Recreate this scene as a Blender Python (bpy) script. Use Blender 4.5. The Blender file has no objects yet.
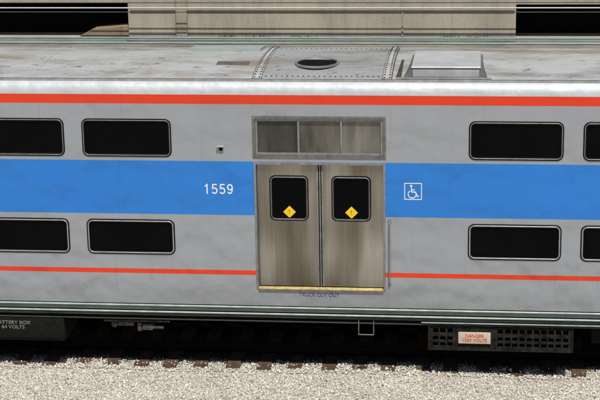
import bpy, bmesh, math, random
import numpy as np
from mathutils import Vector, Matrix
random.seed(4); rng=np.random.default_rng(7)
scene=bpy.context.scene; COL=scene.collection
scene.view_settings.view_transform='Standard'; scene.view_settings.look='None'; scene.view_settings.exposure=0

# ------------------------------------------------------------ materials
def new_mat(name):
    m=bpy.data.materials.new(name); m.use_nodes=True
    nt=m.node_tree; b=nt.nodes['Principled BSDF']; return m,nt,b
def N(nt,t,**kw):
    n=nt.nodes.new(t)
    for k,v in kw.items(): setattr(n,k,v)
    return n
def noise(nt,scale,detail=4,rough=.55,stretch=(1,1,1),coord='Object'):
    tc=N(nt,'ShaderNodeTexCoord'); mp=N(nt,'ShaderNodeMapping'); mp.inputs['Scale'].default_value=stretch
    n=N(nt,'ShaderNodeTexNoise'); n.inputs['Scale'].default_value=scale; n.inputs['Detail'].default_value=detail; n.inputs['Roughness'].default_value=rough
    nt.links.new(tc.outputs[coord],mp.inputs[0]); nt.links.new(mp.outputs[0],n.inputs['Vector']); return n
def ramp(nt,src,stops,interp='LINEAR'):
    r=N(nt,'ShaderNodeValToRGB'); r.color_ramp.interpolation=interp
    e=r.color_ramp.elements
    while len(e)<len(stops): e.new(.5)
    for i,(p,c) in enumerate(stops):
        e[i].position=p; e[i].color=(c if len(c)==4 else (*c,1)) if isinstance(c,tuple) else (c,c,c,1)
    nt.links.new(src,r.inputs[0]); return r
def mix(nt,fac,a,b,blend='MIX'):
    m=N(nt,'ShaderNodeMix',data_type='RGBA',blend_type=blend)
    def put(s,v):
        if isinstance(v,(int,float)): s.default_value=v
        elif isinstance(v,tuple): s.default_value=(*v,1)
        else: nt.links.new(v,s)
    put(m.inputs[0],fac); put(m.inputs[6],a); put(m.inputs[7],b); return m.outputs[2]
def bump(nt,b,src,strength,dist,prev=None):
    n=N(nt,'ShaderNodeBump'); n.inputs['Strength'].default_value=strength; n.inputs['Distance'].default_value=dist
    nt.links.new(src,n.inputs['Height'])
    if prev: nt.links.new(prev,n.inputs['Normal'])
    nt.links.new(n.outputs[0],b.inputs['Normal']); return n.outputs[0]
def simple(name,col,rough=.5,metal=0.,var=.25,scale=6,bmp=0.,bscale=30,stretch=(1,1,1),spec=.5):
    m,nt,b=new_mat(name)
    n=noise(nt,scale,4,.6,stretch)
    lo=tuple(c*(1-var) for c in col); hi=tuple(min(1,c*(1+var)) for c in col)
    r=ramp(nt,n.outputs[0],[(.3,lo),(.7,hi)])
    nt.links.new(r.outputs[0],b.inputs['Base Color'])
    b.inputs['Roughness'].default_value=rough; b.inputs['Metallic'].default_value=metal
    b.inputs['Specular IOR Level'].default_value=spec
    if bmp:
        n2=noise(nt,bscale,3); bump(nt,b,n2.outputs[0],1,bmp)
    return m

def make_body_mat():
    m,nt,b=new_mat('painted_car_side')
    tc=N(nt,'ShaderNodeTexCoord'); sp=N(nt,'ShaderNodeSeparateXYZ'); nt.links.new(tc.outputs['Object'],sp.inputs[0])
    mr=N(nt,'ShaderNodeMath',operation='DIVIDE'); mr.inputs[1].default_value=5.0; nt.links.new(sp.outputs[2],mr.inputs[0])
    S=(.37,.395,.43); B=(.032,.235,.74); R=(.83,.062,.022)
    r=ramp(nt,mr.outputs[0],[(0,S),(1.215/5,R),(1.29/5,S),(2.21/5,B),(3.09/5,S),(4.02/5,R),(4.172/5,(.56,.585,.60))],'CONSTANT')
    d1=noise(nt,.8,3,.5,(1,1,.8)); d1r=ramp(nt,d1.outputs[0],[(.35,.96),(.62,1.0)])
    c=mix(nt,1.0,r.outputs[0],d1r.outputs[0],'MULTIPLY')
    d2=noise(nt,12,4,.65,(1,1,.04)); d2r=ramp(nt,d2.outputs[0],[(.28,.88),(.42,1.0)])
    c=mix(nt,1.0,c,d2r.outputs[0],'MULTIPLY')
    d3=noise(nt,48,2,.5,(1,1,.6)); d3r=ramp(nt,d3.outputs[0],[(.70,0.),(.74,.7)])
    c=mix(nt,d3r.outputs[0],c,(.16,.13,.11))
    g=N(nt,'ShaderNodeMapRange'); g.inputs[1].default_value=.7; g.inputs[2].default_value=1.1; g.inputs[3].default_value=.45; g.inputs[4].default_value=0
    nt.links.new(sp.outputs[2],g.inputs[0])
    gm=N(nt,'ShaderNodeMath',operation='MULTIPLY'); nt.links.new(g.outputs[0],gm.inputs[0]); nt.links.new(d2.outputs[0],gm.inputs[1])
    c=mix(nt,gm.outputs[0],c,(.16,.145,.12))
    nt.links.new(c,b.inputs['Base Color'])
    b.inputs['Metallic'].default_value=.38; b.inputs['Roughness'].default_value=.27
    n1=noise(nt,1.9,0,.5,(.9,1,1.2)); p=bump(nt,b,n1.outputs[0],1,.05)
    n2=noise(nt,5,0,.4,(1,1,1)); p=bump(nt,b,n2.outputs[0],1,.016,p)
    n4=noise(nt,15,0,.4,(1,1,.9)); p=bump(nt,b,n4.outputs[0],1,.0028,p)
    return m
M_BODY=make_body_mat()
def make_roof_mat(name='weathered_roof_paint',k=1.0,rust=1.0,cool=0.):
    m,nt,b=new_mat(name)
    tc=N(nt,'ShaderNodeTexCoord'); sp=N(nt,'ShaderNodeSeparateXYZ'); nt.links.new(tc.outputs['Object'],sp.inputs[0])
    base=(.46*k*(1-cool),.47*k,.465*k*(1+cool))
    n=noise(nt,1.3,7,.68,(.5,1.2,1)); r=ramp(nt,n.outputs[0],[(.34,(.24*k,.235*k,.22*k)),(.45,(.38*k,.38*k,.365*k)),(.56,base)])
    n2=noise(nt,.75,6,.68,(.55,1.6,1)); r2=ramp(nt,n2.outputs[0],[(.53,0.),(.63,.8*rust)])
    c=mix(nt,r2.outputs[0],r.outputs[0],(.29,.225,.155))
    n4=noise(nt,6,5,.7,(.6,1.3,1)); r4=ramp(nt,n4.outputs[0],[(.33,.3),(.41,1.)]); c=mix(nt,1.,c,r4.outputs[0],'MULTIPLY')
    g=N(nt,'ShaderNodeMapRange'); g.inputs[1].default_value=4.37; g.inputs[2].default_value=4.42; nt.links.new(sp.outputs[2],g.inputs[0])
    n5=noise(nt,4,3,.6,(1,1,.2)); r5=ramp(nt,n5.outputs[0],[(.3,(.43,.455,.47)),(.6,(.50,.525,.54))])
    c=mix(nt,g.outputs[0],r5.outputs[0],c)
    nt.links.new(c,b.inputs['Base Color']); b.inputs['Roughness'].default_value=.5; b.inputs['Metallic'].default_value=.15
    n3=noise(nt,3,2); p=bump(nt,b,n3.outputs[0],1,.02); n6=noise(nt,35,2); bump(nt,b,n6.outputs[0],1,.002,p)
    return m
M_ROOF=make_roof_mat()
def make_door_mat():
    m,nt,b=new_mat('stained_stainless_steel')
    tc=N(nt,'ShaderNodeTexCoord'); sp=N(nt,'ShaderNodeSeparateXYZ'); nt.links.new(tc.outputs['Object'],sp.inputs[0])
    n=noise(nt,.9,2,.4,(2.6,1,.45)); r=ramp(nt,n.outputs[0],[(.34,(.24,.215,.17)),(.5,(.37,.345,.295)),(.64,(.58,.56,.51))])  # light vertical bands are reflections painted into the steel colour
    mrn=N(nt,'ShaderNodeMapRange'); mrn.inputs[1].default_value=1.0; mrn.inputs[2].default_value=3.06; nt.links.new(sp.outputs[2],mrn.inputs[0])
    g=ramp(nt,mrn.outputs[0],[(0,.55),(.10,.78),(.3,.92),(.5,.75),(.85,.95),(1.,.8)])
    n2=noise(nt,30,3,.6,(1,1,.02)); r2=ramp(nt,n2.outputs[0],[(.35,.88),(.55,1.)])
    c=mix(nt,1.,r.outputs[0],r2.outputs[0],'MULTIPLY')
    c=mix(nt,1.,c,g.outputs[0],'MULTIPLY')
    n5=noise(nt,7,4,.7,(1,1,.5)); r5=ramp(nt,n5.outputs[0],[(.62,0.),(.72,.35)]); c=mix(nt,r5.outputs[0],c,(.17,.135,.09))
    nt.links.new(c,b.inputs['Base Color'])
    b.inputs['Metallic'].default_value=.92; b.inputs['Roughness'].default_value=.25
    n1=noise(nt,1.6,0,.5,(2.0,1,.35)); p=bump(nt,b,n1.outputs[0],1,.09); n3=noise(nt,90,1,.5,(1,1,.03)); bump(nt,b,n3.outputs[0],1,.0004,p)
    return m
M_DOOR=make_door_mat()
M_ALU=simple('brushed_aluminium',(.46,.46,.45),.38,.6,.2,9)
M_ALUM=simple('dull_aluminium',(.27,.27,.265),.45,.5,.25,9)
M_ALUW=simple('window_aluminium',(.38,.38,.37),.42,.5,.2,9)
M_ALUD=simple('dull_steel_trim',(.18,.175,.16),.5,.5,.3,9)
M_RUB=simple('black_rubber',(.006,.006,.006),.7,0,.3,8,spec=.1)
def make_glass():
    m,nt,b=new_mat('dark_window_glass')
    n=noise(nt,1.5,2); r=ramp(nt,n.outputs[0],[(.3,(.001,.001,.0015)),(.7,(.002,.002,.003))])
    nt.links.new(r.outputs[0],b.inputs['Base Color']); b.inputs['Roughness'].default_value=.04; b.inputs['Specular IOR Level'].default_value=.07
    n1=noise(nt,1.2,1); bump(nt,b,n1.outputs[0],1,.004); return m
M_GLASS=make_glass()
M_BLACK=simple('soot_and_shade_black',(.005,.0048,.0045),.85,0,.4,7,.003,25,spec=.08)  # black steel; also paints the shade inside bays and hatch
M_BOX=simple('dark_olive_steel',(.0085,.0095,.0075),.8,.0,.35,7,.003,18,spec=.12)
M_PIPE=simple('pale_green_conduit',(.33,.42,.375),.5,.1,.25,5)
M_SILL=simple('grimy_silver_sill',(.22,.225,.22),.5,.3,.3,5,0,30,(.6,1,3))
M_YEL=simple('yellow_sticker',(.85,.55,.01),.5,0,.05,8)
M_CREAM=simple('worn_yellow_threshold',(.55,.43,.19),.55,.1,.35,10)
M_WHITE=simple('white_decal',(.80,.80,.78),.5,0,.06,10)
M_BLUELET=simple('dark_blue_lettering',(.03,.05,.22),.5,0,.1,10)
M_REDLET=simple('red_lettering',(.5,.05,.03),.5,0,.1,10)
M_TAN=simple('faded_sign_paint',(.58,.47,.36),.6,0,.15,14)
M_PALELET=simple('faded_lettering',(.22,.23,.18),.7,0,.3,10)
M_TIE=simple('weathered_creosote_timber',(.085,.056,.036),.95,0,.5,12,.006,22,(1,.3,1),spec=.1)
M_RAIL=simple('rusty_rail_steel',(.012,.008,.006),.85,.0,.3,12,spec=.05)
M_CABLE=simple('grey_green_cable_jacket',(.20,.29,.25),.5,0,.15,4)
M_DCABLE=simple('dark_cable_jacket',(.05,.055,.05),.6,0,.15,4)
M_HTOP=simple('hvac_sunlit_top',(.50,.515,.52),.42,.2,.14,2.5,.006,5)  # roof housing metal, painted lighter where the top catches sun
M_HMID=simple('hvac_housing_midtone',(.36,.375,.38),.45,.2,.22,2.5,.006,5)  # mid tone: housing front painted darker than its top; lamp body too
M_HSHADE=simple('shaded_hvac_side',(.13,.135,.135),.55,.2,.3,4)  # same housing metal with side shade painted into the colour
def make_concrete(name,base,dark=.6,streak=.8):
    m,nt,b=new_mat(name)
    n=noise(nt,.9,8,.7,(1,1,.6)); r=ramp(nt,n.outputs[0],[(.34,tuple(c*dark for c in base)),(.5,tuple(c*.9 for c in base)),(.66,base)])
    n2=noise(nt,5,5,.7,(1,1,.12)); r2=ramp(nt,n2.outputs[0],[(.34,streak),(.52,1.)])
    c=mix(nt,1.,r.outputs[0],r2.outputs[0],'MULTIPLY')
    n4=noise(nt,30,4,.7); r4=ramp(nt,n4.outputs[0],[(.33,.8),(.45,1.)]); c=mix(nt,1.,c,r4.outputs[0],'MULTIPLY')
    nt.links.new(c,b.inputs['Base Color']); b.inputs['Roughness'].default_value=.9
    n3=noise(nt,25,4,.6); bump(nt,b,n3.outputs[0],1,.006); return m
M_CONC=make_concrete('aged_buff_concrete',(.45,.395,.31),.75)
M_CONC2=make_concrete('grimy_ledge_concrete',(.27,.255,.22))
M_CONC3=make_concrete('brown_stained_concrete',(.30,.22,.14))
def make_gravel(name,stone=False):
    m,nt,b=new_mat(name)
    if stone:
        g=N(nt,'ShaderNodeNewGeometry'); r=ramp(nt,g.outputs['Random Per Island'],[(0,(.16,.14,.115)),(.04,(.44,.40,.34)),(.3,(.62,.575,.495)),(.75,(.71,.67,.59)),(1,(.78,.75,.69))])
        n=noise(nt,1.1,4,.6); r2=ramp(nt,n.outputs[0],[(.35,.86),(.6,1.)])
        c=mix(nt,1.,r.outputs[0],r2.outputs[0],'MULTIPLY')
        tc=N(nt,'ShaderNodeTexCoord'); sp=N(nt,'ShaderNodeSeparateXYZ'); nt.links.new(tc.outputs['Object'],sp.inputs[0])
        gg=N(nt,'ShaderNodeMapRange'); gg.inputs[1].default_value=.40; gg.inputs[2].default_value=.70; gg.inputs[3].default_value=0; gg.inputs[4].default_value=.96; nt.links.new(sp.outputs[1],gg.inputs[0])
        c=mix(nt,gg.outputs[0],c,(.02,.017,.013))  # stones go near-black under the car: its shade painted in
    else:
        tc=N(nt,'ShaderNodeTexCoord'); v=N(nt,'ShaderNodeTexVoronoi'); v.inputs['Scale'].default_value=32; nt.links.new(tc.outputs['Object'],v.inputs[0])
        s=N(nt,'ShaderNodeSeparateColor'); nt.links.new(v.outputs['Color'],s.inputs[0])
        r=ramp(nt,s.outputs[0],[(0,(.3,.27,.22)),(.5,(.50,.46,.39)),(1,(.62,.58,.51))])
        sp=N(nt,'ShaderNodeSeparateXYZ'); nt.links.new(tc.outputs['Object'],sp.inputs[0])
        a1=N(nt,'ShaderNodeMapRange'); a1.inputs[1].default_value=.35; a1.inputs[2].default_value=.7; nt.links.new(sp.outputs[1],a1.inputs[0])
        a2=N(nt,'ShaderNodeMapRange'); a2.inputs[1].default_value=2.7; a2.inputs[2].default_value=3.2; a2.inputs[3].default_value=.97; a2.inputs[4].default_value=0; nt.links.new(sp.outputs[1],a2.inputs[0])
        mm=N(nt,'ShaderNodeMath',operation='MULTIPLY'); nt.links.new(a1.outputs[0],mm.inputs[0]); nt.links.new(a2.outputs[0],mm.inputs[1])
        c=mix(nt,mm.outputs[0],r.outputs[0],(.014,.012,.01))  # bed colour darkened beneath the car to paint its shadow
        inv=N(nt,'ShaderNodeMath',operation='SUBTRACT'); inv.inputs[0].default_value=1; nt.links.new(v.outputs['Distance'],inv.inputs[1])
        bump(nt,b,inv.outputs[0],1,.012)
    nt.links.new(c,b.inputs['Base Color']); b.inputs['Roughness'].default_value=.95; b.inputs['Specular IOR Level'].default_value=.2
    return m
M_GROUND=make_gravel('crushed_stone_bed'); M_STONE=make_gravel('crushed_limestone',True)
M_LEAF=simple('weed_leaf',(.07,.10,.03),.8,0,.4,20)

# ------------------------------------------------------------ mesh helpers
def obj_from(name,verts,faces,mat,parent=None,smooth=False):
    me=bpy.data.meshes.new(name); me.from_pydata([tuple(v) for v in verts],[],faces); me.validate()
    if mat: me.materials.append(mat)
    if smooth:
        for p in me.polygons: p.use_smooth=True
    o=bpy.data.objects.new(name,me); COL.objects.link(o)
    if parent: o.parent=parent
    return o
def from_bm(name,bm,mat,parent=None,smooth=None):
    me=bpy.data.meshes.new(name); bmesh.ops.recalc_face_normals(bm,faces=bm.faces); bm.to_mesh(me); bm.free()
    if mat: me.materials.append(mat)
    if smooth is not None:
        for p in me.polygons: p.use_smooth=True
        me.set_sharp_from_angle(angle=math.radians(smooth))
    o=bpy.data.objects.new(name,me); COL.objects.link(o)
    if parent: o.parent=parent
    return o
def add_box(bm,x0,x1,y0,y1,z0,z1,bev=0.,segs=2):
    t=bmesh.new(); bmesh.ops.create_cube(t,size=1)
    for v in t.verts: v.co=Vector((x0+(v.co.x+.5)*(x1-x0),y0+(v.co.y+.5)*(y1-y0),z0+(v.co.z+.5)*(z1-z0)))
    if bev: bmesh.ops.bevel(t,geom=t.edges[:],offset=bev,segments=segs,affect='EDGES',profile=.6)
    me=bpy.data.meshes.new('t'); t.to_mesh(me); t.free(); bm.from_mesh(me); bpy.data.meshes.remove(me)
def add_cyl(bm,p0,p1,r,n=12):
    p0=Vector(p0);p1=Vector(p1); d=p1-p0; q=Vector((0,0,1)).rotation_difference(d.normalized()).to_matrix().to_4x4()
    bmesh.ops.create_cone(bm,cap_ends=True,segments=n,radius1=r,radius2=r,depth=d.length,matrix=Matrix.Translation((p0+p1)/2)@q)
def tube_path(bm,pts,r,n=10):
    for a,b in zip(pts[:-1],pts[1:]): add_cyl(bm,a,b,r,n)
    for p in pts[1:-1]: bmesh.ops.create_icosphere(bm,subdivisions=2,radius=r*1.0,matrix=Matrix.Translation(p))
def rr(x0,x1,z0,z1,r,n=7):
    pts=[]
    for cx,cz,a0 in ((x1-r,z1-r,0),(x0+r,z1-r,90),(x0+r,z0+r,180),(x1-r,z0+r,270)):
        for i in range(n+1):
            a=math.radians(a0+90*i/n); pts.append((cx+r*math.cos(a),cz+r*math.sin(a)))
    return pts
def fixn(o):
    bm=bmesh.new(); bm.from_mesh(o.data); bmesh.ops.recalc_face_normals(bm,faces=bm.faces); bm.to_mesh(o.data); bm.free()
def ring(name,x0,x1,z0,z1,r,t,yf,yb,mat,parent,b=.004):
    loops=[(rr(x0,x1,z0,z1,r),yb),(rr(x0,x1,z0,z1,r),yf+b),(rr(x0+b,x1-b,z0+b,z1-b,r-b),yf),
           (rr(x0+t-b,x1-t+b,z0+t-b,z1-t+b,max(r-t+b,.006)),yf),(rr(x0+t,x1-t,z0+t,z1-t,max(r-t,.004)),yf+b),(rr(x0+t,x1-t,z0+t,z1-t,max(r-t,.004)),yb)]
    V=[];F=[];n=len(loops[0][0])
    for L,y in loops: V+=[(p[0],y,p[1]) for p in L]
    for k in range(len(loops)-1):
        for i in range(n):
            j=(i+1)%n; F.append((k*n+i,k*n+j,(k+1)*n+j,(k+1)*n+i))
    o=obj_from(name,V,F,mat,parent); fixn(o); return o
def rplate(name,x0,x1,z0,z1,r,y,mat,parent,thick=.006):
    P=rr(x0,x1,z0,z1,r); n=len(P)
    V=[(p[0],y,p[1]) for p in P]+[(p[0],y+thick,p[1]) for p in P]
    F=[tuple(range(n-1,-1,-1)),tuple(range(n,2*n))]+[(i,(i+1)%n,n+(i+1)%n,n+i) for i in range(n)]
    o=obj_from(name,V,F,mat,parent); fixn(o); return o
def plate_holes(bm,x0,x1,z0,z1,y,holes,depth):
    xs=sorted({x0,x1,*[h[0] for h in holes],*[h[1] for h in holes]}); zs=sorted({z0,z1,*[h[2] for h in holes],*[h[3] for h in holes]})
    cache={}
    def v(x,z,yy=y):
        k=(round(x,5),round(yy,5),round(z,5))
        if k not in cache: cache[k]=bm.verts.new((x,yy,z))
        return cache[k]
    for i in range(len(xs)-1):
        for j in range(len(zs)-1):
            cx=(xs[i]+xs[i+1])/2; cz=(zs[j]+zs[j+1])/2
            if any(h[0]<cx<h[1] and h[2]<cz<h[3] for h in holes): continue
            bm.faces.new((v(xs[i],zs[j]),v(xs[i+1],zs[j]),v(xs[i+1],zs[j+1]),v(xs[i],zs[j+1])))
    for h in holes:
        a,b,c,d=h; hx=[x for x in xs if a<=x<=b]; hz=[z for z in zs if c<=z<=d]; yb=y+depth
        for p,q in zip(hx[:-1],hx[1:]):
            for z in (c,d): bm.faces.new((v(p,z),v(q,z),v(q,z,yb),v(p,z,yb)))
        for p,q in zip(hz[:-1],hz[1:]):
            for x in (a,b): bm.faces.new((v(x,p),v(x,q),v(x,q,yb),v(x,p,yb)))
def text(name,s,x,y,z,size,mat,parent,sx=1.,bold=0.,spacing=1.,thick=.0015):
    cu=bpy.data.curves.new(name,'FONT'); cu.body=s; cu.size=size; cu.extrude=thick; cu.offset=bold; cu.space_character=spacing
    cu.align_x='CENTER'; cu.align_y='CENTER'; cu.space_line=.95
    t=bpy.data.objects.new('tmp_text',cu); COL.objects.link(t)
    bpy.context.view_layer.update()
    dg=bpy.context.evaluated_depsgraph_get(); me=bpy.data.meshes.new_from_object(t.evaluated_get(dg))
    bpy.data.objects.remove(t); me.transform(Matrix.Translation((x,y,z))@Matrix.Rotation(math.pi/2,4,'X')@Matrix.Diagonal((sx,1,1,1)))
    me.materials.clear(); me.materials.append(mat); me.name=name
    o=bpy.data.objects.new(name,me); COL.objects.link(o); o.parent=parent; return o
def quad(bm,*c): bm.faces.new([bm.verts.new(p) for p in c])
def ribbon(bm,pts,w,y=-.003,closed=False):
    n=len(pts); Lf=[];Rt=[]
    for i,p in enumerate(pts):
        a=Vector(pts[(i-1)%n] if (closed or i>0) else p); c=Vector(pts[(i+1)%n] if (closed or i<n-1) else p); p=Vector(p)
        d1=(p-a).normalized() if (p-a).length>1e-9 else (c-p).normalized(); d2=(c-p).normalized() if (c-p).length>1e-9 else d1
        t=(d1+d2).normalized(); nn=Vector((-t.y,t.x)); k=w/2/max(.45,nn.dot(Vector((-d1.y,d1.x))))
        Lf.append(p+nn*k); Rt.append(p-nn*k)
    A=[bm.verts.new((q.x,y,q.y)) for q in Lf]; B=[bm.verts.new((q.x,y,q.y)) for q in Rt]
    A2=[bm.verts.new((q.x,0,q.y)) for q in Lf]; B2=[bm.verts.new((q.x,0,q.y)) for q in Rt]
    for i in range(n if closed else n-1):
        j=(i+1)%n
        bm.faces.new((A[i],A[j],B[j],B[i])); bm.faces.new((A[i],A2[i],A2[j],A[j])); bm.faces.new((B[i],B[j],B2[j],B2[i]))
    if not closed:
        for i in (0,-1): bm.faces.new((A[i],B[i],B2[i],A2[i]))
def arc(cx,cz,rx,rz,a0,a1,n=14): return [(cx+rx*math.cos(math.radians(a0+(a1-a0)*i/n)),cz+rz*math.sin(math.radians(a0+(a1-a0)*i/n))) for i in range(n+1)]

# ------------------------------------------------------------ the rail car
car=bpy.data.objects.new('passenger_rail_car',None); COL.objects.link(car); car.empty_display_size=.5
car['category']='train car'
car['label']='silver double-deck rail car with blue band and red stripes'
X0,X1=-12.5,12.5
UW=(3.165,3.78); LW=(1.55,2.135)
wins=[]
for a,b in ((-3.765,-2.33),(-5.485,-4.05),(-7.205,-5.77),(2.325,3.775),(4.068,5.518),(5.81,7.26)):
    for z in (UW,LW): wins.append((a,b,*z))
DO=(-1.0,1.0,1.0,3.06); TR=(-1.0,1.0,3.205,3.795)
holes=[(a+.035,b-.035,c+.035,d-.035) for a,b,c,d in wins]+[DO,TR]
ZB=.72
prof=[(0,4.172),(.006,4.225),(.028,4.285),(.07,4.34),(.135,4.382),(.25,4.412),(.5,4.448),(.8,4.477),(1.15,4.498),(1.5,4.505)]
prof=prof+[(3-y,z) for y,z in prof[-2::-1]]
bm=bmesh.new(); plate_holes(bm,X0,X1,ZB,4.172,0,holes,.07)
quad(bm,(X0,3,ZB),(X1,3,ZB),(X1,3,4.172),(X0,3,4.172))
quad(bm,(X0,0,ZB),(X1,0,ZB),(X1,3,ZB),(X0,3,ZB))
for x in (X0,X1): quad(bm,(x,0,ZB),(x,3,ZB),(x,3,4.172),(x,0,4.172))
me=bpy.data.meshes.new('car_body'); bm.to_mesh(me); bm.free(); me.materials.append(M_BODY)
body=bpy.data.objects.new('car_body',me); COL.objects.link(body); body.parent=car
bm=bmesh.new(); xs=np.linspace(X0,X1,41)
rows=[[bm.verts.new((x,y,z)) for y,z in prof] for x in xs]
for i in range(len(xs)-1):
    for j in range(len(prof)-1): bm.faces.new((rows[i][j],rows[i+1][j],rows[i+1][j+1],rows[i][j+1]))
for rw in (rows[0],rows[-1]): bm.faces.new(rw)
roof=from_bm('roof',bm,M_ROOF,car,40)
def zr(y): return float(np.interp(y,[p[0] for p in prof],[p[1] for p in prof]))
bm=bmesh.new(); add_box(bm,X0,X1,.10,.13,4.362,4.395,.004); from_bm('drip_rail',bm,M_ALU,roof,40)
bm=bmesh.new(); add_box(bm,X0,X1,.128,.155,4.372,4.400,.0); from_bm('gutter_channel',bm,M_ALUD,roof)
def roof_sheet(bm,xa,xb,ya,yb,off,n=14):
    ys=np.linspace(ya,yb,n); top=[[bm.verts.new((x,y,zr(y)+off)) for y in ys] for x in (xa,xb)]; bot=[[bm.verts.new((x,y,zr(y)-.01)) for y in ys] for x in (xa,xb)]
    for j in range(n-1):
        bm.faces.new((top[0][j],top[1][j],top[1][j+1],top[0][j+1]))
        bm.faces.new((top[0][j],top[0][j+1],bot[0][j+1],bot[0][j])); bm.faces.new((top[1][j],bot[1][j],bot[1][j+1],top[1][j+1]))
    bm.faces.new((top[0][0],bot[0][0],bot[1][0],top[1][0])); bm.faces.new((top[0][-1],top[1][-1],bot[1][-1],bot[0][-1]))
M_PANEL=make_roof_mat('access_panel_paint',.78,.35,.03)
M_STRIP=make_roof_mat('seam_strip_paint',1.1,.4)
M_SEAL=simple('black_roof_sealant',(.05,.045,.04),.8,0,.5,14,spec=.2)
M_RIVET=simple('dark_rivet',(.045,.04,.035),.7,0,.3,14,spec=.3)
def rivet(bm,x,y,off,r=.017):
    bmesh.ops.create_icosphere(bm,subdivisions=1,radius=r,matrix=Matrix.Translation((x,y,zr(y)+off))@Matrix.Diagonal((1,1.5,.6,1)))
def add_mat_part(o,bm_extra,mat):
    me=o.data; me.materials.append(mat); tmp=bpy.data.meshes.new('t'); bm_extra.to_mesh(tmp); bm_extra.free()
    b=bmesh.new(); b.from_mesh(me); n0=len(b.faces); b.from_mesh(tmp); b.faces.ensure_lookup_table()
    for f in b.faces[n0:]: f.material_index=1
    b.to_mesh(me); b.free(); bpy.data.meshes.remove(tmp)
bm=bmesh.new(); roof_sheet(bm,-.90,.98,.20,2.82,.014)
panel=from_bm('roof_access_panel',bm,M_PANEL,roof,30)
bm=bmesh.new()
for k in range(22): rivet(bm,-.84+k*.084,.24,.016,.014)
for k in range(22): rivet(bm,-.84+k*.084,2.3,.016,.014)
add_mat_part(panel,bm,M_RIVET)
for xa,xb in ((-1.04,-.91),(.99,1.12)):
    bm=bmesh.new(); roof_sheet(bm,xa,xb,.17,2.85,.018); o=from_bm('riveted_seam_strip',bm,M_STRIP,roof,30)
    bm=bmesh.new(); y=.2
    while y<2.82:
        for x in (xa+.025,xb-.025): rivet(bm,x,y,.02)
        y+=.115
    add_mat_part(o,bm,M_RIVET)
for xa,xb in ((-1.055,-.895),(.975,1.135)):
    bm=bmesh.new(); roof_sheet(bm,xa,xb,.16,2.86,.008); from_bm('seam_sealant',bm,M_SEAL,roof)
cx,cy=-.1,.92; n=40
zb=zr(cy)+.008
bm=bmesh.new()
L=[(.36,zb),(.36,zb+.022),(.345,zb+.03),(.32,zb+.03),(.312,zb+.022),(.312,zb+.0)]
R=[[bm.verts.new((cx+r*math.cos(2*math.pi*i/n),cy+r*1.12*math.sin(2*math.pi*i/n),z)) for i in range(n)] for r,z in L]
for k in range(len(R)-1):
    for i in range(n): bm.faces.new((R[k][i],R[k][(i+1)%n],R[k+1][(i+1)%n],R[k+1][i]))
hatch=from_bm('roof_hatch',bm,M_ALUM,roof,40)
bm=bmesh.new(); bmesh.ops.create_circle(bm,cap_ends=True,segments=n,radius=.314,matrix=Matrix.Translation((cx,cy,zb+.019))@Matrix.Diagonal((1,1.12,1,1)))
from_bm('hatch_shade_disc',bm,M_BLACK,hatch)  # flat black disc painted as the shade inside the hatch
def frustum(bm,b,t,z0,z1):
    (a,c,e,f),(g,h,i,j)=b,t
    V=[bm.verts.new(p) for p in ((a,e,z0),(c,e,z0),(c,f,z0),(a,f,z0),(g,i,z1),(h,i,z1),(h,j,z1),(g,j,z1))]
    for q in ((0,1,5,4),(1,2,6,5),(2,3,7,6),(3,0,4,7),(4,5,6,7)): bm.faces.new([V[k] for k in q])
bm=bmesh.new(); frustum(bm,(1.28,2.62,.22,1.75),(1.45,2.47,.25,1.55),4.385,4.57)
bmesh.ops.bevel(bm,geom=[e for e in bm.edges],offset=.012,segments=2,affect='EDGES')
hv=from_bm('ventilation_housing',bm,M_HSHADE,roof,40)
bm=bmesh.new(); frustum(bm,(1.425,2.495,.235,1.59),(1.435,2.485,.245,1.58),4.562,4.584); from_bm('housing_top_cover',bm,M_HTOP,hv,30)
bm=bmesh.new(); frustum(bm,(1.17,1.272,.2,1.8),(1.23,1.272,.3,1.6),4.38,4.50); from_bm('housing_left_wedge',bm,M_SEAL,hv)  # near-black sloped piece at the left end of the housing
bm=bmesh.new(); add_box(bm,1.20,2.66,.165,.205,4.395,4.423,.006); from_bm('housing_front_flange',bm,M_ALU,hv,40)
bm=bmesh.new(); add_box(bm,1.45,2.47,.205,.228,4.428,4.54,.004); from_bm('housing_front_panel',bm,M_HMID,hv,40)
bm=bmesh.new(); add_box(bm,1.22,2.66,.12,.19,4.36,4.394,.0); from_bm('housing_gasket',bm,M_SEAL,hv)
M_GREEN=simple('grey_green_roof_plate',(.33,.38,.36),.5,.1,.12,3)
for nm,xa,xb,ya,yb,h,mt in (('roof_patch_plate',-1.72,-1.2,.85,1.05,.012,M_ALUD),('roof_walkway_plate',-2.35,-1.15,1.95,2.6,.05,M_GREEN)):
    bm=bmesh.new(); roof_sheet(bm,xa,xb,ya,yb,h,4); from_bm(nm,bm,mt,roof,30)
for xa in (-8.2,-4.6,4.9,8.3):
    bm=bmesh.new(); roof_sheet(bm,xa,xa+.05,.13,2.87,.008); from_bm('roof_seam_strip',bm,M_ROOF,roof,30)

def add_window(a,b,c,d,y,parent,name='window',r=.10,lite=True):
    w=ring(name,a,b,c,d,r,.05,y-.012,y+.05,M_RUB,parent)
    ring('window_frame',a+.020,b-.020,c+.020,d-.020,r-.018,.019 if lite else .012,y-.017,y+.01,M_ALUW if lite else M_ALUM,w,.003)
    rplate('window_glass',a+.045,b-.045,c+.045,d-.045,r-.045,y+.018,M_GLASS,w)
    return w
for a,b,c,d in wins: add_window(a,b,c,d,0,car,lite=(c<3))

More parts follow.
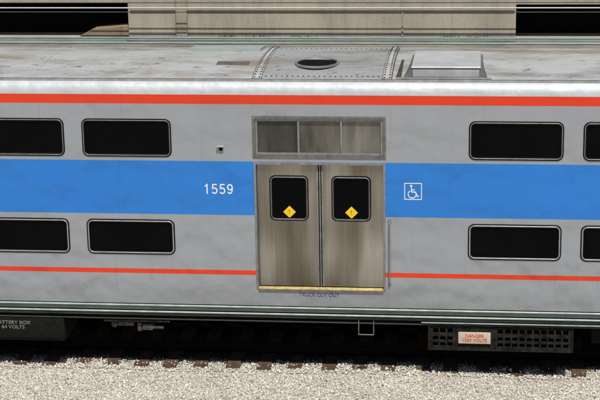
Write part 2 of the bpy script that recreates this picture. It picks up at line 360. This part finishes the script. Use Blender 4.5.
bm=bmesh.new(); cells=[(-.965,-.335),(-.305,.335),(.365,.965)]
plate_holes(bm,-.999,.999,3.206,3.794,.012,[(a,b,3.245,3.755) for a,b in cells],.05)
tr=from_bm('transom_panel',bm,M_ALUM,car)
for i,(a,b) in enumerate(cells):
    bm=bmesh.new(); add_box(bm,a-.01,b+.01,.055,.062,3.235,3.765)
    o=from_bm('transom_pane',bm,simple('transom_pane_metal%d'%i,[(.062,.063,.055),(.135,.13,.11),(.17,.165,.145)][i],.3,.5,.55,1.6,.012,2.0,(2.2,1,.5)),tr)
bm=bmesh.new()
for q in ((-1.045,-1.0,3.16,3.84),(1.0,1.045,3.16,3.84),(-1.0,1.0,3.795,3.84),(-1.0,1.0,3.16,3.205)):
    add_box(bm,q[0],q[1],-.012,.02,q[2],q[3],.003)
from_bm('transom_frame',bm,M_ALUD,tr,40)
bm=bmesh.new()
for q in ((-1.035,-1.0,1.0,3.1),(1.0,1.035,1.0,3.1),(-1.0,1.0,3.06,3.10)): add_box(bm,q[0],q[1],-.01,.03,q[2],q[3],.003)
surround=from_bm('door_surround',bm,M_ALUM,car,40)
for s in (-1,1):
    a,b=(-.998,-.026) if s<0 else (.026,.998)
    wa,wb=(-.80,-.18) if s<0 else (.18,.805)
    bm=bmesh.new(); plate_holes(bm,a,b,1.045,3.058,.062,[(wa+.03,wb-.03,2.16,2.84)],.03)
    leaf=from_bm('door_leaf',bm,M_DOOR,car)
    leaf['label']='stained stainless steel sliding door leaf with rounded window'
    add_window(wa,wb,2.13,2.87,.062,leaf,'door_window',.09,False)
    cx=-.49 if s<0 else .495; cz=2.27; h=.10
    V=[(cx,.072,cz+h),(cx+h,.072,cz),(cx,.072,cz-h),(cx-h,.072,cz),(cx,.078,cz+h),(cx+h,.078,cz),(cx,.078,cz-h),(cx-h,.078,cz)]
    st=obj_from('warning_sticker',V,[(3,2,1,0),(4,5,6,7),(0,1,5,4),(1,2,6,5),(2,3,7,6),(3,0,4,7)],M_YEL,leaf)
    st['label']='yellow diamond warning sticker on the door glass'
    text('sticker_mark','!',cx,.0705,cz,.09,M_BLACK,st)
    bm=bmesh.new(); lo_,hi_=sorted((s*.010,s*.026))
    add_box(bm,lo_,hi_,.068,.10,1.045,3.058,.003); from_bm('door_edge_seal',bm,M_RUB,leaf,40)
    bm=bmesh.new(); lo_,hi_=sorted((s*.028,s*.050))
    add_box(bm,lo_,hi_,.054,.0615,1.05,3.05,.003); from_bm('door_edge_trim',bm,M_ALUM,leaf,40)
bm=bmesh.new(); add_box(bm,-.0095,.0095,.06,.10,1.045,3.058,.003); from_bm('door_astragal',bm,M_ALUM,car,40)
bm=bmesh.new(); add_box(bm,-1.0,1.0,.11,.115,1.0,3.06); from_bm('door_pocket_backing',bm,M_BLACK,car)
bm=bmesh.new(); add_box(bm,-1.0,1.0,-.022,.09,1.003,1.026,.005); th=from_bm('door_threshold',bm,M_CREAM,car,40)
bm=bmesh.new(); add_box(bm,-1.0,1.0,-.020,.0,.965,1.0,.004); from_bm('threshold_lip',bm,M_ALUD,th,40)
text('door_sill_lettering','TRUCK CUT OUT',-.03,-.003,.915,.085,M_BLUELET,car,.95)
bm=bmesh.new(); tube_path(bm,[Vector(p) for p in ((1.1,.0,2.16),(1.1,-.05,2.14),(1.1,-.055,2.1),(1.1,-.055,1.18),(1.1,-.05,1.14),(1.1,0,1.12))],.013)
for z in (2.16,1.12): add_cyl(bm,(1.1,.0,z),(1.1,-.01,z),.03)
from_bm('grab_bar',bm,M_ALUM,car,50)
bm=bmesh.new(); add_box(bm,-1.60,-1.50,-.02,0,3.27,3.35,.006); ml=from_bm('marker_lamp',bm,M_HMID,car,40)
bm=bmesh.new(); bmesh.ops.create_uvsphere(bm,u_segments=16,v_segments=10,radius=.030,matrix=Matrix.Translation((-1.545,-.022,3.305))@Matrix.Diagonal((1,.8,1,1))); from_bm('lamp_lens',bm,M_BLACK,ml,60)
bm=bmesh.new(); add_box(bm,-1.605,-1.495,-.065,0,3.348,3.358,.002); from_bm('lamp_visor',bm,M_HMID,ml,40)
D={'1':[([(.12,.76),(.24,.82),(.32,.93)],0),([(.33,1.),(.33,0.)],0)],
   '5':[([(.53,.94),(.15,.94),(.10,.50)]+arc(.29,.325,.235,.27,140,-150,18),0)],
   '9':[(arc(.29,.68,.215,.26,0,360,22)[:-1],1),([(.505,.66),(.505,.50),(.475,.27),(.40,.12),(.28,.06),(.17,.09),(.09,.21)],0)]}
H=.163; sxx=H*1.03; pitchx=.124
for i,chh in enumerate('1559'):
    bm=bmesh.new(); x0=-1.842+i*pitchx
    for j,(P,cl) in enumerate(D[chh]):
        ribbon(bm,[(x0+p[0]*sxx,2.571+p[1]*H) for p in P],.019,-.003-.0004*j,bool(cl))
    from_bm('number_digit',bm,M_WHITE,body)
bm=bmesh.new()
xa,xb,za,zb_=1.33,1.605,2.515,2.785; t=.012
for q in ((xa,xb,zb_-t,zb_),(xa,xb,za,za+t),(xa,xa+t,za+t,zb_-t),(xb-t,xb,za+t,zb_-t)): add_box(bm,q[0],q[1],-.004,0.0,q[2],q[3])
cx,cz=1.452,2.605
ribbon(bm,arc(cx,cz,.062,.062,120,372,20),.013,-.0045)
ribbon(bm,[(1.44,2.715),(1.447,2.64),(1.505,2.64),(1.535,2.568),(1.56,2.575)],.016,-.004)
ribbon(bm,[(1.445,2.675),(1.495,2.675)],.012,-.005)
bmesh.ops.create_circle(bm,cap_ends=True,segments=16,radius=.018,matrix=Matrix.Translation((1.437,-.0042,2.74))@Matrix.Rotation(math.pi/2,4,'X'))
from_bm('wheelchair_symbol',bm,M_WHITE,car)

# side sill, conduits
bm=bmesh.new(); add_box(bm,X0,X1,.03,.16,.42,.719,.0); add_box(bm,X0,X1,.15,2.85,.60,.7195); add_box(bm,X0,X1,2.84,2.97,.42,.71); from_bm('side_sill',bm,M_BLACK,car)
for z,r in ((.695,.016),(.585,.016)):
    bm=bmesh.new(); add_cyl(bm,(X0,-.022,z),(X1,-.022,z),r,12)
    from_bm('side_conduit',bm,M_PIPE,car,50)
bm=bmesh.new(); add_box(bm,X0,X1,.0,.03,.615,.665,.003); from_bm('sill_flange',bm,M_SILL,car,40)
bm=bmesh.new(); add_box(bm,X0,X1,.006,.03,.512,.538,.003); from_bm('lower_sill_strip',bm,simple('grimy_lower_sill',(.10,.105,.10),.6,.1,.5,3,0,30,(.5,1,1)),car,40)
bm=bmesh.new(); add_box(bm,1.6,X1,-.006,.03,.475,.492,.002); from_bm('pipe_cover_strip',bm,M_PIPE,car,40)
bm=bmesh.new(); add_box(bm,X0,X1,.012,.03,.44,.456,.002); from_bm('sill_lower_lip',bm,simple('sooty_lip',(.05,.05,.045),.6),car,40)
bm=bmesh.new(); add_box(bm,-6.9,-4.24,.02,1.0,.03,.43,.01)
add_box(bm,-6.86,-4.28,.005,.03,.07,.40,.006); add_box(bm,-4.5,-4.47,-.01,.02,.1,.36,.004); add_box(bm,-5.7,-5.67,-.01,.02,.1,.36,.004)
bb=from_bm('battery_box',bm,M_BOX,car,40)
text('battery_box_lettering','BATTERY BOX\n64 VOLTS',-5.09,.003,.30,.083,M_PALELET,bb,1.1)
bm=bmesh.new(); ra,rb=1.72,3.99
add_box(bm,ra,rb,.30,1.1,.04,.44)
hs=[]; ncol=19; w=(rb-ra-.1)/ncol
for i in range(ncol):
    for z0,z1 in ((.085,.15),(.185,.25),(.30,.385)):
        hs.append((ra+.05+i*w+.016,ra+.05+(i+1)*w-.016,z0,z1))
sx0,sx1=2.19,2.70
hs=[h for h in hs if not (h[0]<sx1 and h[1]>sx0)]
plate_holes(bm,ra,rb,.03,.445,.03,hs,.06)
for q in ((ra,rb,.44,.45),(ra,rb,.025,.035)): add_box(bm,q[0],q[1],-.0,.31,q[2],q[3])
for x in (ra,rb): add_box(bm,x-.01,x+.01,-.0,.31,.03,.445)
rk=from_bm('electrical_rack',bm,simple('grimy_rack_steel',(.017,.0165,.0145),.8,.0,.8,14,spec=.12),car)
bm=bmesh.new(); add_box(bm,sx0,sx1,-.012,.02,.15,.335,.004); sg=from_bm('danger_sign',bm,M_TAN,rk,40)
sg['label']='faded tan high voltage warning sign with red lettering'
text('danger_sign_lettering','DANGER\n1500 VOLTS',2.445,-.014,.243,.075,M_REDLET,sg,1.0,.0006)
bm=bmesh.new(); tube_path(bm,[Vector(p) for p in ((.60,.0,.50),(.60,-.03,.27),(.84,-.03,.27),(.84,.0,.50))],.009); from_bm('step_bracket',bm,M_ALUD,car,50)
bm=bmesh.new()
add_cyl(bm,(-3.35,.16,.32),(-3.1,.16,.32),.05); add_cyl(bm,(-3.0,.14,.34),(-3.0,.14,.20),.04); add_box(bm,-2.95,-2.78,.1,.25,.22,.32,.01)
add_cyl(bm,(-2.9,.12,.27),(-2.6,.12,.27),.03); bmesh.ops.create_uvsphere(bm,u_segments=12,v_segments=8,radius=.06,matrix=Matrix.Translation((-3.42,.16,.3)))
add_cyl(bm,(-3.6,.15,.36),(-2.5,.15,.36),.018)
from_bm('brake_valve',bm,simple('grimy_grey_casting',(.07,.067,.058),.7,.1,.6,12),car,50)
bm=bmesh.new(); add_cyl(bm,(-2.2,1.1,.3),(-.3,1.1,.3),.24,24); from_bm('air_reservoir',bm,M_BLACK,car,40)
bm=bmesh.new()
for yy,zz in ((.5,.36),(.62,.30)): add_cyl(bm,(-4.2,yy,zz),(1.7,yy,zz),.025)
from_bm('brake_piping',bm,M_BLACK,car,50)
bm=bmesh.new(); add_box(bm,4.3,6.0,.2,1.0,.12,.45,.01); from_bm('equipment_box',bm,M_BOX,car,40)

# ------------------------------------------------------------ track
TZ=-.45; GZ=TZ-.02
rail_prof=[(-.07,0),(.07,0),(.07,.012),(.015,.03),(.01,.11),(.036,.12),(.036,.155),(.028,.162),(-.028,.162),(-.036,.155),(-.036,.12),(-.01,.11),(-.015,.03),(-.07,.012)]
for yc in (.95,2.39):
    bm=bmesh.new(); A=[bm.verts.new((-30,yc+a,TZ+b)) for a,b in rail_prof]; B=[bm.verts.new((30,yc+a,TZ+b)) for a,b in rail_prof]
    for i in range(len(A)): j=(i+1)%len(A); bm.faces.new((A[i],A[j],B[j],B[i]))
    r=from_bm('rail',bm,M_RAIL,None); r['category']='rail'; r['label']='rusty steel running rail spiked on timber ties'; r['group']='rails of the track'
bm=bmesh.new(); add_box(bm,-.115,.115,0,2.5,-.17,0,.012); tie=from_bm('railroad_tie',bm,M_TIE,None,40)
ties=[]; k=0; x=-8.2
while x<8.2:
    o=tie if k==0 else tie.copy()
    if k: COL.objects.link(o)
    o.location=(x+random.uniform(-.04,.04),.27+random.uniform(-.07,.08),TZ+random.uniform(0.,.02)); o.rotation_euler=(0,0,random.uniform(-.03,.03))
    o['category']='railroad tie'; o['label']='weathered dark timber tie bedded in pale crushed stone'; o['group']='ties under the track'
    ties.append((o.location.x,o.location.y)); x+=.515; k+=1

# ------------------------------------------------------------ ground
def hgt(x,y):
    h=np.sin(x*1.3+.5)*.010+np.sin(x*3.1+y*2.3)*.008+np.sin(y*1.9+x*.4)*.010
    return GZ+h-.02-np.clip((-y-.2),0,4)*.02
xs=np.concatenate([[-200,-60,-20],np.linspace(-9,9,140),[20,60,200]]); ys=np.concatenate([[-120,-30,-8],np.linspace(-4.5,3.2,60),[8,30,150]])
GX,GY=np.meshgrid(xs,ys); GZZ=hgt(GX,GY)
V=np.stack([GX.ravel(),GY.ravel(),GZZ.ravel()],1); nx=len(xs)
F=[(j*nx+i,j*nx+i+1,(j+1)*nx+i+1,(j+1)*nx+i) for j in range(len(ys)-1) for i in range(nx-1)]
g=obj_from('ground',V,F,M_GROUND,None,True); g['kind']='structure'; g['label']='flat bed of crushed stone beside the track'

iv=np.array([(1,0,0),(-1,0,0),(0,1,0),(0,-1,0),(0,0,1),(0,0,-1),(.6,.6,.5),(-.6,-.5,.6)],float)
bmi=bmesh.new()
for v in iv: bmi.verts.new(v)
bmesh.ops.convex_hull(bmi,input=bmi.verts); bmesh.ops.triangulate(bmi,faces=bmi.faces); bmi.verts.index_update(); iv=np.array([v.co[:] for v in bmi.verts]); fi=np.array([[v.index for v in f.verts] for f in bmi.faces]); bmi.free()
nv,nfc=len(iv),len(fi)
NS=95000
px=rng.uniform(-7.0,7.0,NS); py=rng.uniform(-3.4,.9,NS)
sz=rng.uniform(.008,.018,NS)*(1+.9*(rng.random(NS)>.96))
keep=np.ones(NS,bool)
for t,ty in ties: keep&=~((np.abs(px-t)<.12)&(py>ty-.02)&(rng.random(NS)>.08*(py<ty+.15)))
px,py,sz=px[keep],py[keep],sz[keep]; NS=len(px)
rot=rng.normal(size=(NS,4)); rot/=np.linalg.norm(rot,axis=1)[:,None]
w,a,b,c=rot.T
Rm=np.stack([1-2*(b*b+c*c),2*(a*b-w*c),2*(a*c+w*b),2*(a*b+w*c),1-2*(a*a+c*c),2*(b*c-w*a),2*(a*c-w*b),2*(b*c+w*a),1-2*(a*a+b*b)],1).reshape(NS,3,3)
sc=sz[:,None]*rng.uniform(.7,1.3,(NS,3))
vv=iv[None]*rng.uniform(.75,1.2,(NS,nv,1))*sc[:,None,:]
vv=np.einsum('nij,nkj->nki',Rm,vv)
pz=hgt(px,py)+sz*.35+rng.uniform(0,.013,NS)+.014*(py>.1)*(py<.75)
on=np.zeros(NS,bool)
for t,ty in ties: on|=(np.abs(px-t)<.115)&(py>ty-.01)
pz[on]=TZ+sz[on]*.5+.01
vv+=np.stack([px,py,pz],1)[:,None,:]
ff=(fi[None]+nv*np.arange(NS)[:,None,None]).reshape(-1)
me=bpy.data.meshes.new('ballast_gravel'); me.vertices.add(NS*nv); me.vertices.foreach_set('co',vv.reshape(-1).astype(np.float32))
nf=NS*nfc; me.loops.add(nf*3); me.loops.foreach_set('vertex_index',ff.astype(np.int32)); me.polygons.add(nf); me.polygons.foreach_set('loop_start',np.arange(0,nf*3,3,dtype=np.int32))
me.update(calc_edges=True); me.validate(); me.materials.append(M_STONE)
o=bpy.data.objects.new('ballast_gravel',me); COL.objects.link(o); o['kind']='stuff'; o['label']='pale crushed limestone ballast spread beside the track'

# ------------------------------------------------------------ concrete wall behind
wall=bpy.data.objects.new('concrete_wall',None); COL.objects.link(wall); wall.location=(0,6,-.5)
wall['category']='wall'; wall['label']='weathered buff concrete retaining wall with dark recessed bays'
bpy.context.view_layer.update()
def wpart(o):
    o.parent=wall; o.matrix_parent_inverse=wall.matrix_world.inverted(); return o
bays=[(-9.6,-4.25,4.0,4.69),(3.12,9.2,4.0,4.66)]
bm=bmesh.new(); plate_holes(bm,-30,30,-.6,6.6,6.0,bays,3.0)
for a,b,c,d in bays: quad(bm,(a,9,c),(b,9,c),(b,9,d),(a,9,d))
quad(bm,(-30,6,6.6),(30,6,6.6),(30,9.5,6.6),(-30,9.5,6.6)); wpart(from_bm('wall_face',bm,M_CONC))
for a,b in [(x[0],x[1]) for x in bays]:
    bm=bmesh.new(); add_box(bm,a+.01,b-.01,6.7,8.95,4.01,4.6); wpart(from_bm('bay_shade_block',bm,M_BLACK))  # black block added in each bay to stand for deep shade
bm=bmesh.new(); V=[(-5.3,6.03,3.995),(-4.26,6.03,3.995),(-4.26,6.03,4.24),(-4.95,6.03,4.18),(-5.3,6.45,3.995),(-4.26,6.45,3.995),(-4.26,6.45,4.24),(-4.95,6.45,4.18)]
V=[bm.verts.new(v) for v in V]
for f in ((0,1,2,3),(7,6,5,4),(3,2,6,7),(0,3,7,4),(1,5,6,2)): bm.faces.new([V[i] for i in f])
wpart(from_bm('bay_curb',bm,M_CONC3))
for a,b in ((-3.32,-3.10),(.98,1.02)):
    bm=bmesh.new(); add_box(bm,a,b,5.94 if b-a>.1 else 5.985,6.01,4.0,6.6,.012); wpart(from_bm('pilaster',bm,M_CONC,None,40))
bm=bmesh.new(); add_box(bm,-4.2,3.1,5.96,6.02,4.55,4.60,.01); wpart(from_bm('string_course',bm,M_CONC,None,40))
bm=bmesh.new(); add_box(bm,-30,30,4.95,6.0,3.72,3.99,.02); add_box(bm,-4.25,3.12,5.72,5.99,3.98,4.05,.012); wpart(from_bm('ledge',bm,M_CONC2,None,40))
bm=bmesh.new(); add_box(bm,-30,30,5.85,9.6,6.6,6.8,.02); wpart(from_bm('coping',bm,M_CONC,None,40))
def cable(y,z,r,sag,label,mat=M_CABLE):
    bm=bmesh.new(); P=[Vector((x,y,z-sag*(1-(x/24)**2))) for x in np.linspace(-24,24,25)]
    for a_,b_ in zip(P[:-1],P[1:]): add_cyl(bm,a_,b_,r,8)
    o=from_bm('overhead_cable',bm,mat,None,60); o['category']='cable'; o['label']=label; o['group']='cables running along the wall'; return o
cable(3.6,4.485,.018,.05,'grey-green cable strung between the rail car and wall')
cable(3.6,4.39,.020,.05,'grey-green cable strung between the rail car and wall')
cable(5.2,4.16,.014,.04,'grey-green cable strung between the rail car and wall')
cable(5.7,4.67,.013,.03,'thin pale cable strung along the upper wall',simple('pale_cable',(.52,.54,.52),.5,0,.1))
cable(5.7,4.61,.009,.05,'thin dark cable strung along the upper wall',M_DCABLE)
cable(5.7,4.76,.009,.02,'thin dark cable strung along the upper wall',M_DCABLE)
for xp in (-24,24):
    bm=bmesh.new(); add_box(bm,xp-.08,xp+.08,3.9,4.06,-.6,5.4,.01); add_box(bm,xp-.04,xp+.04,3.5,5.8,4.56,4.64,.006)
    for yy in (3.6,5.2,5.7): add_box(bm,xp-.02,xp+.02,yy-.02,yy+.02,4.1,4.8,.003)
    o=from_bm('cable_post',bm,M_ALUD,None,40); o['category']='post'; o['label']='grey steel post with crossarm carrying the cables'; o['group']='cable posts'
bm=bmesh.new()
for wx in (-2.3,-1.7,-.9,1.9,2.4):
    for i in range(45):
        p=Vector((wx+random.gauss(0,.12),5.82+random.gauss(0,.03),4.048)); hgt_=random.uniform(.02,.09); d=Vector((random.uniform(-.03,.03),random.uniform(-.03,.03),hgt_)); s=Vector((random.uniform(-.014,.014),random.uniform(-.01,.01),0))
        bm.faces.new([bm.verts.new(q) for q in (p-s,p+s,p+d+s*.3)])
o=from_bm('weeds',bm,M_LEAF); o['kind']='stuff'; o['label']='small green weeds growing on the concrete ledge'

# ------------------------------------------------------------ light, sky, camera
EL,AZ=60,18
w=bpy.data.worlds.new('World'); scene.world=w; w.use_nodes=True; nt=w.node_tree; bg=nt.nodes['Background']
sk=nt.nodes.new('ShaderNodeTexSky'); sk.sky_type='NISHITA'; sk.sun_disc=False; sk.sun_elevation=math.radians(EL); sk.sun_rotation=math.radians(180-AZ)
nt.links.new(sk.outputs[0],bg.inputs[0]); bg.inputs[1].default_value=.055
sd=Vector((math.sin(math.radians(AZ))*math.cos(math.radians(EL)),-math.cos(math.radians(AZ))*math.cos(math.radians(EL)),math.sin(math.radians(EL))))
L=bpy.data.lights.new('sun','SUN'); L.energy=4.4; L.angle=math.radians(.5); L.color=(1,.965,.91)
so=bpy.data.objects.new('sun',L); COL.objects.link(so); so.rotation_euler=sd.to_track_quat('Z','Y').to_euler(); so.location=sd*30
yaw,pitch,roll=.1145,.2692,.0179
Fv=Vector((-math.sin(yaw)*math.cos(pitch),math.cos(yaw)*math.cos(pitch),-math.sin(pitch))); Rv=Fv.cross(Vector((0,0,1))).normalized(); Uv=Rv.cross(Fv)
R2=Rv*math.cos(roll)-Uv*math.sin(roll); U2=Uv*math.cos(roll)+Rv*math.sin(roll)
cd=bpy.data.cameras.new('camera'); cd.sensor_width=36; cd.lens=1657.66*36/600; cd.clip_end=1000; cd.clip_start=.5
co=bpy.data.objects.new('camera',cd); COL.objects.link(co)
mw=Matrix((R2,U2,-Fv)).transposed().to_4x4(); mw.translation=Vector((2.5641,-25,9.4308)); co.matrix_world=mw
scene.camera=co
